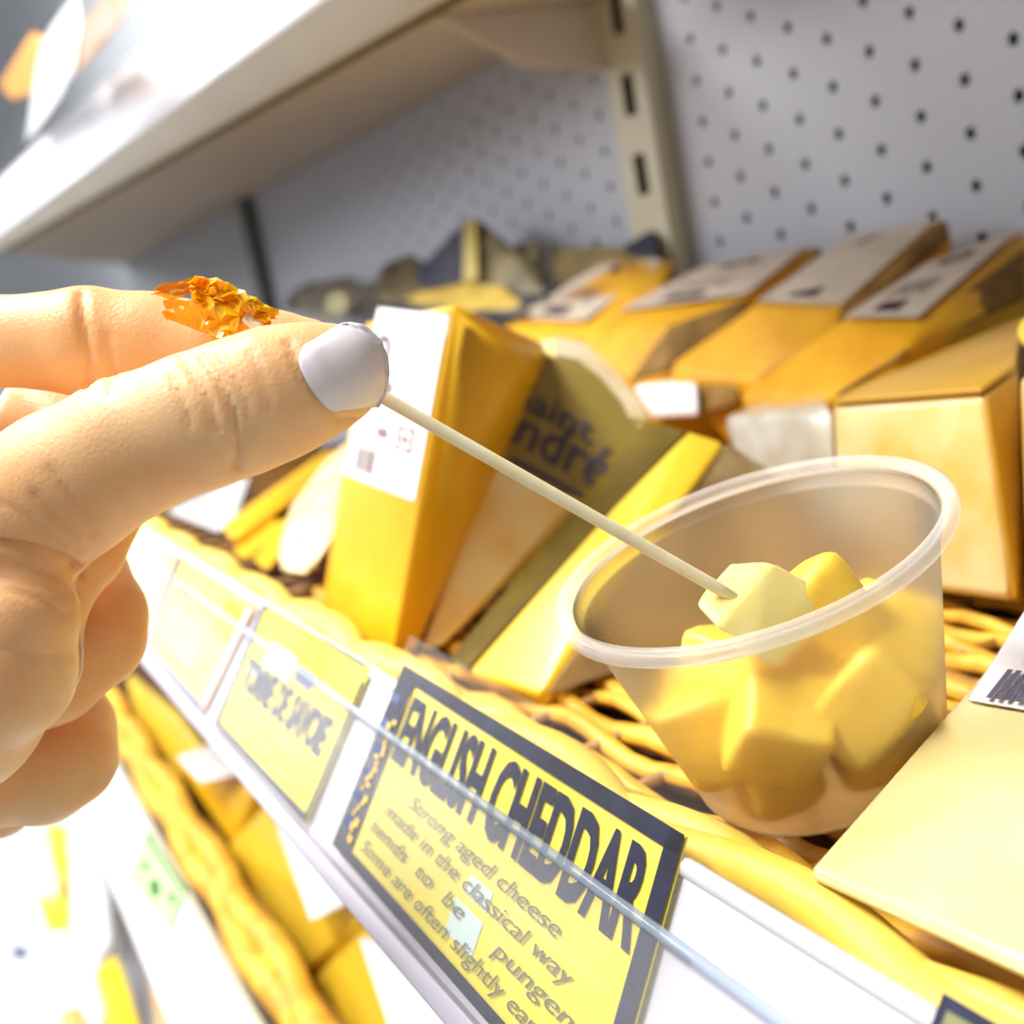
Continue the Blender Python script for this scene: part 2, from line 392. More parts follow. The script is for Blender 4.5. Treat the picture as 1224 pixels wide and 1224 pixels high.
def ticket(label, q, base, border=None, group='price tickets in the front rail'):
    c = sum(q) / 4; e = thing('price_ticket', label, 'sign', (c[0], c[1], min(p[2] for p in q)), group)
    patch('card', q, (0, 0, 1, 1), base, e, 0, th=.0003)
    return e
# English cheddar: the four corners lie in the slope of the rail
tl = onplane(485, 795, P0, RN); tr = onplane(822, 1000, P0, RN); bl = onplane(400, 1010, P0, RN)
xl = (tl[0] + bl[0]) / 2
Lh = np.linalg.norm(bl - tl)
br = tr + (bl - tl)
q = [tl, tr, br, bl]
t = ticket('yellow English cheddar ticket with navy border and large condensed title', q, m_sign)
rects('border', q, [(0, 0, 1, .075), (0, .95, 1, 1), (.965, 0, 1, 1)], m_navy, t)
rects('side_band', q, [(0, .075, .085, .95)], m_navy, t)
ring('seal', q, .05, .17, .038, .085, m_sign2, t, .55, off=.0006)
rr = random.Random(4)
rects('band_patch', q, [(.0 + rr.uniform(0, .02), v, rr.uniform(.045, .08), v + rr.uniform(.03, .07)) for v in (.16, .3, .43, .57, .7, .82)], m_navyf, t, .0009)
rects('band_ornament', q, [(u, v, u + rr.uniform(.008, .022), v + rr.uniform(.015, .04)) for u, v in [(rr.uniform(.035, .066), .28 + .64 * k / 22) for k in range(22)]], m_signp, t, .0011)
text('title_lettering', 'ENGLISH CHEDDAR', q, (.10, .11, .955, .46), m_txt, t, bold=.03, off=.0006)
for i, (s, u0, u1) in enumerate([('Strong aged cheese', .24, .80), ('made in the classical way', .16, .86), ('tends  to  be     pungent', .13, .92), ('Some are often slightly earthy.', .12, .90)]):
    v = .52 + i * .108
    text('body_lettering', s, q, (u0, v, u1, v + .085), m_txtf, t, shear=.35)
rects('pale_stain', q, [(.52, .62, .60, .70), (.50, .74, .60, .88)], m_blu, t, .0003)
def sleeve(q, t, eu0, eu1, ev):
    return patch('clear_sleeve', q, (-eu0, -ev, 1 + eu1, 1), m_sleeve, t, .0009, n=4, th=.0003)
sleeve(q, t, .02, .075, .16)
# Savoie ticket
q = [onplane(x, y, P0, RN) for x, y in [(317, 722), (444, 798), (366, 984), (258, 866)]]
t = ticket('vivid yellow Savoie cheese ticket with thin navy edge', q, m_sign2)
rects('border', q, [(0, .0, .04, 1), (0, .955, 1, 1), (.985, .1, 1, 1)], m_txt, t)
rects('top_line', q, [(0.03, 0, .98, .02)], m_navy, t, .0009)
text('title_lettering', 'TOMME DE SAVOIE', q, (.08, .40, .92, .66), m_txt, t, bold=.05, off=.0006)
rects('pale_patch', q, [(.22, .22, .48, .40), (.1, .42, .3, .52)], m_blu, t, .0003)
rects('faded_stamp', q, [(.52, .24, .68, .36)], m_navyf, t, .0004)
text('small_lettering', 'Semi soft mountain cheese', q, (.2, .70, .70, .76), m_inkf, t, shear=.2)
text('small_lettering', 'mild nutty flavour', q, (.25, .80, .62, .86), m_inkf, t, shear=.2)
patch('clear_sleeve', q, (-.02, -.1, 1.15, 1), m_sleeve, t, .0009, n=3, th=.0003)
# faded tickets further left
q = [onplane(x, y, P0, RN) for x, y in [(218, 664), (306, 724), (244, 852), (176, 772)]]
t = ticket('faded peach coloured ticket with pink right edge, next beyond the Savoie ticket', q, m_signp)
rects('border', q, [(0, 0, .03, 1), (0, .96, 1, 1)], m_navyf, t)
rects('pink_edge', q, [(.95, .05, 1, 1)], mat('print_pink', (.9, .55, .5), .5), t)
rects('vivid_corner', q, [(.74, .08, .94, .42)], m_sign2, t)
text('faded_lettering', 'MIMOLETTE', q, (.15, .25, .72, .40), m_inkf, t)
rects('small_lettering', q, [(.15, .5 + .09 * k, .7, .53 + .09 * k) for k in range(4)], m_brie, t)
q = [onplane(x, y, P0, RN) for x, y in [(140, 612), (212, 662), (170, 762), (95, 680)]]
t = ticket('very pale ticket at the far left end of the rail, half hidden by the hand', q, mat('sign_pale', (.9, .74, .3), .5, spec=.1))
rects('faded_mark', q, [(.55, .12, .85, .32)], mat('faded_grey', (.6, .6, .55), .6), t)
# corner ticket at lower right
q = [onplane(x, y, P0, RN) for x, y in [(1128, 1186), (1330, 1304), (1290, 1500), (1060, 1370)]]
t = ticket('ticket with thick black border and olive centre at the lower right corner', q, m_navy)
patch('olive_centre', q, (.07, .09, .93, .93), mat('print_olive', (.20, .20, .07), .5), t, .0004)
patch('clear_sleeve', q, (-.15, -.14, 1.05, 1), m_sleeve, t, .0009, n=3, th=.0003)

# ------------------------------------------------------------------ wicker basket
FZ = -.1075
bk = thing('wicker_basket', 'shallow yellow willow basket lining the cheese shelf behind the price rail', 'basket', (-.5, .25, -.122))
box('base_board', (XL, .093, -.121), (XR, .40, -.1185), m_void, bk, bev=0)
rr = random.Random(2)
RIB = .027
def wavy(x0, x1, y, z, amp, ph, jit, step=.009):
    n = int((x1 - x0) / step); pts = []; a = rr.uniform(0, 6); b = rr.uniform(0, 6)
    for i in range(n + 1):
        x = x0 + (x1 - x0) * i / n
        pts.append((x, y + jit * math.sin(x * 23 + a) + jit * .6 * math.sin(x * 71 + b), z + amp * math.sin(math.pi * x / RIB + ph)))
    return pts
y = .108; k = 0
while y < .30:
    r_ = rr.uniform(.0020, .0029)
    tube('willow_strand', wavy(-.95 if y < .2 else -.75, .06, y, FZ - .0045, .0019, math.pi * (k % 2), .0012), [r_] * 1000, m_willow if rr.random() < .8 else m_willowd, bk, n=6) if False else None
    pts = wavy(-.47 if y > .113 else -.95, .06, y, FZ - .0045, .0019, math.pi * (k % 2), .0012)
    tube('willow_strand', pts, r_, m_willow if rr.random() < .8 else m_willowd, bk, n=6)
    y += r_ * 2 + rr.uniform(.0008, .0030); k += 1
x = -.945
while x < .06:
    tube('willow_rib', [(x, .10, FZ - .0045), (x, .2, FZ - .0045), (x, .31, FZ - .0045)], .0017, m_willowd, bk, n=6); x += RIB
# braided border behind the rail
def rod(y, z, r, ph, m_, am=.003, L=.075, x0=-.98, x1=.08):
    n = 150; pts = []
    for i in range(n + 1):
        x = x0 + (x1 - x0) * i / n
        pts.append((x, y + am * math.sin(2 * math.pi * x / L + ph), z + am * .6 * math.cos(2 * math.pi * x / L + ph)))
    return tube('border_rod', pts, [r * (1 + .08 * math.sin(i * .31 + ph)) for i in range(n + 1)], m_, bk, n=10)
rod(.0955, -.0985, .0047, 0, m_willow2)
rod(.0990, -.1015, .0042, 2.2, m_willow2)
rod(.1030, -.1055, .0030, 4.1, m_willow, .002)

# ------------------------------------------------------------------ cheeses, front row
def lift(pts): return [np.array([p[0], p[1], max(p[2], FZ)]) for p in pts]
def cen(pts): p = np.array(pts); return (p[:, 0].mean(), p[:, 1].mean(), p[:, 2].min())
def A(x, y, Y): return at(x, y, Y=Y)
# tall wedge with white label
TLa, TRa, FRa, F2a = A(437, 384, .150), A(545, 362, .143), A(652, 410, .19), A(650, 445, .188)
BRa, BLa, B2a = A(469, 797, .108), A(388, 748, .114), A(499, 788, .117)
pts = [TLa, TRa, FRa, F2a, BRa, BLa, B2a, TLa + (FRa - TRa) * .95, BLa + (B2a - BRa) + [-.002, .01, 0]]
e = thing('cheese_wedge', 'tall golden cheese wedge standing on its tip with a white barcode label', 'cheese', cen(pts))
hull('body', lift(pts), m_yel, e, .002)
pn = nrm(np.cross(TRa - TLa, BRa - TRa)); pn = pn if pn @ TRa < 0 else -pn
q = [onplane(x, y, TRa + pn * .0006, pn) for x, y in [(453, 368), (536, 377), (496, 599), (411, 566)]]
lb = patch('label', q, (0, 0, 1, 1), m_label, e, .0002, th=.0002)
# corner of the label that folds onto the side face
hull('label_fold', [q[1], q[1] + R @ np.array([.0014, .002, .002]), quadmap(q, 1, .2) + R @ np.array([.001, 0, .001]), quadmap(q, 1, .22), quadmap(q, .97, .1)], m_label, e, 0)
ring('seal_mark', q, .22, .22, .12, .075, m_inkb, lb, .55)
rects('small_print', q, [(.62, .12 + .035 * k, .8, .135 + .035 * k) for k in range(5)] + [(.3, .40, .48, .47)], m_inkf, lb)
barcode(q, (.14, .80, .44, .95), m_inkf, lb)
rects('small_print', q, [(.38, .66, .54, .72), (.60, .88, .75, .90), (.58, .93, .80, .945)], m_inkf, lb)
rects('square_mark', q, [(.66, .62, .88, .64), (.66, .74, .88, .76), (.66, .62, .69, .76), (.85, .62, .88, .76), (.73, .67, .81, .71)], m_inkf, lb)
# soft wedge in printed film
P = [A(640, 408, .196), A(668, 401, .197), A(702, 412, .199), A(738, 446, .202), A(765, 480, .206), A(776, 502, .208), A(530, 787, .124), A(505, 790, .120), A(600, 560, .155)]
bn = nrm(np.cross(P[5] - P[1], P[6] - P[1])); bn = bn if bn @ P[0] < 0 else -bn
P = [onplane(*[(R.T @ p)[:2][i] / (R.T @ p)[2] * F + 612 for i in (0, 1)], P[5], bn) for p in P]
back = [p - bn * .022 + np.array([-.004, .004, 0]) for p in P]
e = thing('soft_cheese_wedge', 'soft white rinded cheese wedge in olive film printed with a two line name', 'cheese', cen(P + back))
hull('body', lift(P + back), m_brie, e, .0015)
def onb(x, y, off=.0012): return onplane(x, y, P[5] + bn * off, bn)
rim = [onb(*p) for p in [(662, 402), (700, 411), (738, 445), (766, 481), (775, 502), (752, 500), (742, 478), (718, 450), (690, 430), (664, 424)]]
mesh('rind_band', rim + [p - bn * .001 for p in rim], [list(range(10))] + [[i, (i + 1) % 10, 10 + (i + 1) % 10, 10 + i] for i in range(10)], m_rindp, e)
fl_ = [onb(*p, .0016) for p in [(655, 425), (690, 432), (718, 452), (742, 480), (752, 502), (765, 510), (700, 597), (655, 588), (600, 560), (600, 480)]]
mesh('printed_film', fl_ + [p - bn * .0004 for p in fl_], [list(range(10))] + [[i, (i + 1) % 10, 10 + (i + 1) % 10, 10 + i] for i in range(10)], m_stafilm, e)
q = [onb(*p, .002) for p in [(640, 450), (735, 520), (700, 600), (590, 540)]]
q1 = [onb(*p, .0022) for p in [(622, 452), (712, 500), (706, 532), (610, 480)]]
text('name_lettering', 'Saint', q1, (0, 0, 1, 1), m_ink, e, off=.0002, bold=.01)
q2 = [onb(*p, .0022) for p in [(590, 468), (738, 538), (718, 588), (572, 505)]]
text('name_lettering', 'André', q2, (0, 0, 1, 1), m_ink, e, off=.0002, bold=.01)
q3 = [onb(*p, .0022) for p in [(612, 545), (700, 592), (697, 597), (610, 551)]]
patch('underline', q3, (0, 0, 1, 1), m_ink, e, .0002)
# long bar wedge with rind
c_top = [A(775, 505, .196), A(822, 517, .199), A(867, 528, .206), A(912, 556, .224), A(958, 598, .236), A(1000, 700, .232)]
c_bot = [A(540, 788, .118), A(560, 803, .1165), A(648, 832, .1235), A(735, 803, .146)]
pts = c_top + c_bot
pts += [np.array([p[0], p[1] + .004, FZ]) for p in (c_bot[0], c_bot[3])] + [np.array([c_top[0][0], c_top[0][1] + .012, FZ]), np.array([c_top[5][0], c_top[5][1], FZ])]
e = thing('cheese_wedge', 'long leaning yellow cheese wedge with brown mottled rind behind the plastic cup', 'cheese', cen(pts))
yb = [c_top[0], c_top[1], c_top[2], c_bot[0], c_bot[1], c_bot[2]]
dn = np.array([-.008, .006, -.014])
hull('body', yb + [p + dn for p in (c_top[0], c_top[2], c_bot[0], c_bot[2])] , m_yel2, e, .002)
rb = [c_top[2] + [0, .0004, -.0006], c_top[3], c_top[4], c_top[5], c_bot[3], c_bot[2] + [0.0004, .0006, -.0002]]
rb += [np.array([c_top[0][0] + .02, c_top[0][1] + .01, FZ + .001]), np.array([c_top[5][0], c_top[5][1], FZ + .001]), c_bot[2] + [0, .01, -.001], c_top[1] + [0, .012, -.012]]
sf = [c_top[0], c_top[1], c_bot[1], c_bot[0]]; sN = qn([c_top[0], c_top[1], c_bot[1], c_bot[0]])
hull('side_shade', [p + sN * .0010 for p in sf] + [p - sN * .001 for p in sf], m_olivey, e, .0006)  # left face coloured dark olive for the shade of the soft wedge
hull('rind', rb, m_rind, e, .0025, lump=.001, seed=3)

# pale cheddar on the right
ja, jb, jc = at(969, 1036, Z=-.0915), at(1136, 848, Y=.146), at(1224, 738, Y=.178)
jn = nrm(np.cross(jb - ja, at(1224, 1160, Z=-.0885) - ja)); jn = jn if jn[2] > 0 else -jn
def onj(x, y, off=0): return onplane(x, y, ja + jn * off, jn)
top = [onj(*p) for p in [(969, 1036), (1136, 848), (1224, 738), (1300, 660), (1560, 900), (1400, 1228), (1224, 1148), (1100, 1098)]]
bot = [p - jn * (.0016 + .05 * max(0, p[1] - .105)) - np.array([0, .0005, .0008]) for p in top]
e = thing('cheddar_wedge', 'pale cream cheddar wedge lying flat in the right foreground, vacuum packed', 'cheese', cen(top + bot))
hull('body', top + bot, m_pale, e, .0022, seg=3)
q = [onj(x, y, .0006) for x, y in [(1228, 728), (1420, 780), (1400, 880), (1158, 838)]]
lb = patch('label', q, (0, 0, 1, 1), m_label, e, .0002, th=.0002)
q = [onj(x, y, .001) for x, y in [(1206, 804), (1420, 830), (1400, 872), (1176, 842)]]
barcode(q, (0.0, 0, 1.0, .9), m_ink, lb, seed=5)

# ------------------------------------------------------------------ sampling cup
CR = np.array([-.1756, .1248, -.0553]); ax = nrm([.0147, -.2218, .975])
e1 = nrm(np.cross(ax, [0, 1, 0])); e2 = np.cross(ax, e1)
Hc = .047; CB = CR - ax * Hc
def lathe(name, prof, m_, parent, n=96, closed=False):
    V = []; Fc = []
    for (r, h) in prof:
        for k in range(n):
            a = 2 * math.pi * k / n; V.append(CB + ax * h + r * (math.cos(a) * e1 + math.sin(a) * e2))
    for i in range(len(prof) - 1 + (1 if closed else 0)):
        j = (i + 1) % len(prof)
        for k in range(n): Fc.append([i * n + k, i * n + (k + 1) % n, j * n + (k + 1) % n, j * n + k])
    return mesh(name, V, Fc, m_, parent, smooth=True)
cup = thing('sampling_cup', 'frosted clear plastic sampling cup holding yellow cheese cubes, tilted in the basket', 'cup', CB)
lathe('cup_wall', [(.0001, .0012), (.019, .0012), (.0205, .0004), (.0226, .0008), (.0238, .0030), (.0325, .0425), (.0327, .0432), (.0334, .0436), (.0336, .0462)], m_cup, cup)
lathe('rolled_rim', [(.0335, .0452), (.0342, .0474), (.0355, .0480), (.0366, .0474), (.0369, .0460), (.0364, .0448), (.0356, .0446), (.0352, .0458), (.0345, .0462)], m_rim, cup, closed=True)
def inc(r, a, h): return CB + ax * h + r * (math.cos(a) * e1 + math.sin(a) * e2)
rr = random.Random(11)
def cube(cn, s, seed, m_):
    r2 = random.Random(seed); ang = [r2.uniform(0, 6.28) for _ in range(3)]
    Rm = np.array(Matrix.Rotation(ang[0], 3, 'X') @ Matrix.Rotation(ang[1], 3, 'Y') @ Matrix.Rotation(ang[2], 3, 'Z'))
    pts = [np.array(cn) + Rm @ (np.array([i, j, k]) * s / 2 * np.array([r2.uniform(.8, 1.15) for _ in range(3)])) for i in (-1, 1) for j in (-1, 1) for k in (-1, 1)]
    return pts
spots = [(.0125, .3, .0095), (.0125, 1.9, .0095), (.0125, 3.5, .0095), (.0125, 5.0, .0095), (.0165, 1.2, .0165), (.0165, 3.2, .019), (.0165, 5.3, .019), (.0165, .2, .0175), (.003, 2.4, .0225), (.0168, 4.25, .0205), (.0075, 4.1, .031), (.0165, 2.3, .0205)]
names = ['at the bottom of the back left side', 'at the bottom of the near left side', 'at the bottom of the near right side', 'at the bottom of the back right side', 'against the left wall', 'at the near right of the second layer', 'at the far back of the second layer', 'at the back left of the second layer', 'in the middle of the heap', 'pressed on the right wall', 'on top of the heap', 'pressed on the wall nearest the camera']
for i, (r, a, h) in enumerate(spots):
    pts = cube(inc(r, a, h), (.0152 if i < 4 else .0168) if i != 10 else .0145, 20 + i, m_cube2)
    o = hull('cheese_cube', pts, m_cube2, None, .0026, lump=.0011, seed=i, seg=3)
    tag(o, 'yellow cheese cube inside the plastic cup, ' + names[i], 'cheese', 'cheese cubes in the cup')

# cube on the pick
D = lambda x, y, d: at(x, y, d=d)
def clean(pts): return pts
cb = [D(873, 673, .2170), D(924, 671, .2130), D(991, 708, .2150), D(984, 728, .2140), D(928, 788, .2080), D(900, 778, .2060), D(858, 752, .2060), D(832, 723, .2110), D(844, 706, .2130), D(930, 700, .2240), D(880, 690, .2240), D(955, 742, .2190), D(890, 745, .2180)]
o = hull('cheese_cube', cb, m_cube, None, .0010, lump=.0004, seed=40)
tag(o, 'pale cheese chunk speared on the end of the wooden pick', 'cheese')
# pick with orange frill
pa, pb = D(292, 380, .2030), D(884, 718, .2105)
pk = thing('cocktail_pick', 'thin wooden cocktail pick with orange cellophane frill held between thumb and finger', 'pick', pa)
pkp = [pa + (pb - pa) * i / 20 for i in range(21)]
tube('stick', pkp, [.00115] * 20 + [.0008], m_pick, pk, n=14)
rr = random.Random(8)
def ribbon(name, line, wpx, m_, seed, th=.00025, amp=.0008):
    r2 = random.Random(seed); V = []; Fc = []; n = len(line); K = 6
    for i, (x, y, d) in enumerate(line):
        for k in range(K):
            t = k / (K - 1) - .5; w_ = wpx[i] if not np.isscalar(wpx) else wpx
            ti = line[min(i + 1, n - 1)]; tj = line[max(i - 1, 0)]; dx, dy = ti[0] - tj[0], ti[1] - tj[1]; L = math.hypot(dx, dy) + 1e-6
            V.append(D(x - dy / L * w_ * t + r2.uniform(-3, 3), y + dx / L * w_ * t + r2.uniform(-3, 3), d + r2.uniform(-amp, amp)))
    for i in range(n - 1):
        for k in range(K - 1): b = i * K + k; Fc.append([b, b + 1, b + K + 1, b + K])
    o = mesh(name, V, Fc, m_, pk)
    s = o.modifiers.new('s', 'SOLIDIFY'); s.thickness = th
    return o
def lerpline(pts, n):
    out = []
    for i in range(n):
        t = i / (n - 1) * (len(pts) - 1); j = min(int(t), len(pts) - 2); f = t - j
        out.append(tuple(np.array(pts[j]) * (1 - f) + np.array(pts[j + 1]) * f))
    return out
ribbon('frill_fold', lerpline([(184, 350, .2035), (208, 347, .2035), (232, 340, .2035), (250, 338, .2030)], 9), [8, 14, 18, 20, 18, 14, 12, 12, 10], m_frillt, 1)
ribbon('frill_fold', lerpline([(226, 341, .2035), (258, 345, .2030), (290, 362, .2030), (330, 378, .2035)], 14), [12, 20, 26, 26, 28, 30, 28, 26, 24, 24, 22, 20, 14, 8], m_frill, 2, amp=.0016)
ribbon('frill_fold', lerpline([(232, 352, .2028), (262, 362, .2024), (300, 374, .2024), (322, 384, .2026)], 12), [14, 22, 28, 30, 32, 34, 32, 30, 26, 20, 16, 10], m_frill, 3, amp=.0016)
ribbon('frill_fold', lerpline([(246, 366, .2022), (264, 384, .2020), (272, 402, .2020)], 8), [26, 36, 44, 46, 44, 40, 34, 26], m_frill, 5, amp=.0010)
ribbon('frill_fold', lerpline([(196, 370, .2040), (225, 374, .2036), (256, 382, .2034), (300, 390, .2030)], 9), [18, 24, 28, 34, 38, 40, 40, 36, 30], m_frillt, 4, amp=.0005)

# ------------------------------------------------------------------ hand
def build_hand():
    h = .00085
    lo = np.array([-.215, -.045, .166]); hi = np.array([-.012, .082, .290])
    nx, ny, nz = [int(v) for v in np.ceil((hi - lo) / h)]
    X = (lo[0] + h * np.arange(nx))[:, None, None].astype(np.float32); Yg = (lo[1] + h * np.arange(ny))[None, :, None].astype(np.float32); Zg = (lo[2] + h * np.arange(nz))[None, None, :].astype(np.float32)
    def c3(p): x, y, d, r = p; return np.array([(x - 612) * d / F, (y - 612) * d / F, d]), r * d / F
    def chain(P, X, Y, Z):
        best = None
        for a, b in zip(P[:-1], P[1:]):
            A_, ra = c3(a); B_, rb = c3(b); ba = B_ - A_; L2 = ba @ ba
            px, py, pz = X - A_[0], Y - A_[1], Z - A_[2]
            t = np.clip((px * ba[0] + py * ba[1] + pz * ba[2]) / L2, 0, 1)
            d = np.sqrt((px - t * ba[0]) ** 2 + (py - t * ba[1]) ** 2 + (pz - t * ba[2]) ** 2) - (ra + t * (rb - ra))
            best = d if best is None else smin(best, d, .0015)
        return best
    def smin(a, b, k):
        q = np.maximum(k - np.abs(a - b), 0) / k; return np.minimum(a, b) - q * q * k * .25
    thumb = [(402, 447, .1905, 59), (372, 456, .1903, 70), (330, 470, .1905, 79), (285, 487, .1910, 81), (235, 504, .1915, 81), (155, 534, .194, 84), (78, 580, .197, 90), (12, 625, .201, 98), (-60, 680, .207, 140), (-180, 790, .218, 165)]
    thenar = [(22, 738, .1955, 72), (0, 800, .1975, 88), (-60, 840, .203, 112), (-180, 850, .215, 150)]
    index = [(368, 422, .2155, 42), (330, 422, .2160, 50), (260, 420, .2165, 57), (180, 413, .217, 62), (105, 409, .217, 65), (0, 408, .219, 53), (-110, 425, .224, 66), (-260, 540, .235, 95)]
    middle = [(60, 500, .245, 60), (140, 590, .226, 42), (106, 662, .216, 40), (68, 714, .210, 38), (60, 778, .207, 35), (57, 806, .206, 30)]
    ringf = [(40, 600, .248, 55), (100, 690, .238, 52), (119, 735, .232, 55), (112, 762, .228, 60), (60, 806, .222, 60), (-30, 838, .216, 64), (-130, 860, .216, 80)]
    pinky = [(20, 760, .250, 50), (78, 872, .245, 58), (78, 905, .240, 60), (50, 926, .236, 58), (-10, 932, .23, 56), (-110, 930, .226, 64)]
    edge = [(0, 962, .246, 40), (-110, 950, .242, 70)]
    palm = [(-120, 560, .244, 100), (-210, 680, .242, 165), (-330, 760, .240, 170), (-520, 860, .240, 165), (-800, 960, .245, 165)]
    G = (X, Yg, Zg)
    d = chain(palm, *G)
    for ch, k in ((ringf, .002), (pinky, .002), (edge, .003), (middle, .002), (index, .004)):
        d = smin(d, chain(ch, *G), k)
    dt = smin(chain(thumb, *G), chain(thenar, *G), .0018)
    d = smin(d, dt, .0012)
    d = np.ascontiguousarray(np.broadcast_to(d, (nx, ny, nz))).copy()
    d[0] = d[-1] = .002; d[:, 0] = .002; d[:, -1] = .002; d[:, :, 0] = .002; d[:, :, -1] = .002
    # surface nets
    ins = d < 0
    cnt = np.zeros((nx - 1, ny - 1, nz - 1), np.int8)
    for i in (0, 1):
        for j in (0, 1):
            for k in (0, 1): cnt += ins[i:nx - 1 + i, j:ny - 1 + j, k:nz - 1 + k]
    act = (cnt > 0) & (cnt < 8); idx = -np.ones(act.shape, np.int64); ai = np.argwhere(act); idx[act] = np.arange(len(ai))
    acc = np.zeros((len(ai), 3)); num = np.zeros(len(ai))
    cor = [(i, j, k) for i in (0, 1) for j in (0, 1) for k in (0, 1)]
    for a in cor:
        for axn in range(3):
            if a[axn]: continue
            b = list(a); b[axn] = 1
            va = d[ai[:, 0] + a[0], ai[:, 1] + a[1], ai[:, 2] + a[2]]; vb = d[ai[:, 0] + b[0], ai[:, 1] + b[1], ai[:, 2] + b[2]]
            m_ = (va < 0) != (vb < 0); t = np.where(m_, va / np.where(m_, va - vb, 1), 0)
            p = np.array(a, float)[None].repeat(len(ai), 0); p[:, axn] = t
            acc[m_] += p[m_]; num[m_] += 1
    V = lo + h * (ai + acc / num[:, None])
    Fq = []
    for axn in range(3):
        o1, o2 = [(1, 2), (2, 0), (0, 1)][axn]
        sl = [slice(1, n - 1) for n in (nx, ny, nz)]; sl[axn] = slice(0, (nx, ny, nz)[axn] - 1)
        sl2 = list(sl); sl2[axn] = slice(1, (nx, ny, nz)[axn])
        a = ins[tuple(sl)]; b = ins[tuple(sl2)]
        e_ = np.argwhere(a != b); 
        off = [1, 1, 1]; off[axn] = 0; e_ = e_ + off
        fl = ins[e_[:, 0], e_[:, 1], e_[:, 2]]
        def cid(da, db):
            c = e_.copy(); c[:, o1] -= da; c[:, o2] -= db; return idx[c[:, 0], c[:, 1], c[:, 2]]
        qd = np.stack([cid(1, 1), cid(0, 1), cid(0, 0), cid(1, 0)], 1)
        qd[~fl] = qd[~fl][:, ::-1]; Fq.append(qd)
    Fq = np.concatenate(Fq)
    # smooth a little
    ed = np.concatenate([Fq[:, [0, 1]], Fq[:, [1, 2]], Fq[:, [2, 3]], Fq[:, [3, 0]]])
    def smooth(V, f, it):
        for _ in range(it):
            s = np.zeros_like(V); c = np.zeros(len(V)); 
            for k in range(3):
                s[:, k] = np.bincount(ed[:, 0], V[ed[:, 1], k], len(V)) + np.bincount(ed[:, 1], V[ed[:, 0], k], len(V))
            c = np.bincount(ed[:, 0], minlength=len(V)) + np.bincount(ed[:, 1], minlength=len(V))
            V = V + f * (s / np.maximum(c, 1)[:, None] - V)
        return V
    V = smooth(V, .5, 6)
    # normals
    a, b, c, e_ = [V[Fq[:, i]] for i in range(4)]; fn_ = np.cross(c - a, e_ - b); N = np.zeros_like(V)
    for i in range(4):
        for k in range(3): N[:, k] += np.bincount(Fq[:, i], fn_[:, k], len(V))
    N /= np.linalg.norm(N, axis=1)[:, None] + 1e-12
    if (N * (V - V.mean(0))).sum() < 0: N = -N
    px = V[:, 0] / V[:, 2] * F + 612; py = V[:, 1] / V[:, 2] * F + 612; dep = V[:, 2]
    face = -N[:, 2]
    def crease(line, wpx, deep, zmax):
        nonlocal V
        dd = np.full(len(V), 1e9)
        for (x0, y0), (x1, y1) in zip(line[:-1], line[1:]):
            L2 = (x1 - x0) ** 2 + (y1 - y0) ** 2; t = np.clip(((px - x0) * (x1 - x0) + (py - y0) * (y1 - y0)) / L2, 0, 1)
            dd = np.minimum(dd, np.hypot(px - x0 - t * (x1 - x0), py - y0 - t * (y1 - y0)))
        wgt = 1.35 * np.exp(-(dd / (wpx * .8)) ** 2) * (face > .05) * (dep < zmax)
        V = V - N * (deep * wgt)[:, None]
    for ln, w_, dp in [([(222, 432), (238, 458), (252, 484), (258, 515)], 6, .00055), ([(240, 425), (262, 455), (278, 488), (284, 530), (282, 560)], 6, .0007),
                       ([(262, 424), (280, 452), (294, 486), (300, 520)], 5, .0004), ([(205, 448), (218, 478), (228, 510)], 5, .0004), ([(300, 420), (314, 450), (320, 490)], 5, .0003),
                       ([(60, 560), (90, 600), (112, 640)], 6, .0004), ([(40, 590), (70, 625), (95, 660)], 6, .0004), ([(0, 600), (40, 625), (75, 652)], 6, .0003),
                       ([(-20, 645), (30, 655), (70, 668), (100, 684)], 7, .0013), ([(-10, 700), (40, 712), (80, 735)], 6, .0004), ([(-10, 770), (40, 785), (85, 785)], 5, .0003), ([(0, 690), (50, 700), (90, 712)], 5, .0003),
                       ([(345, 410), (352, 430), (368, 460), (390, 488), (402, 503), (425, 503)], 5, .0006)]:
        crease(ln, w_, dp, .208)
    crease([(97, 352), (99, 385), (104, 420), (104, 460)], 7, .0008, .25)
    crease([(128, 400), (134, 440), (132, 470)], 6, .0004, .25)
    # tendon-like knuckle folds across the thumb joint
    wv = np.exp(-(((px - 265) / 48) ** 2 + ((py - 485) / 70) ** 2)) * (dep < .2) * (face > 0)
    V = V + N * (wv * .00008 * np.sin((px - .30 * py) / 5.5))[:, None]
    def thumb_sdf(p):
        return float(chain(thumb, np.array(p[0]), np.array(p[1]), np.array(p[2])))
    return V, Fq, thumb_sdf
hv, hf, tsdf = build_hand()
hw = hv @ R.T
e = thing('person', 'hand of a person with pale lilac thumb nail, holding up the cocktail pick', 'person', (hw[:, 0].min() + .05, 0, hw[:, 2].min()))
ho = mesh('hand', hw, hf.tolist(), m_skin, e, smooth=True)
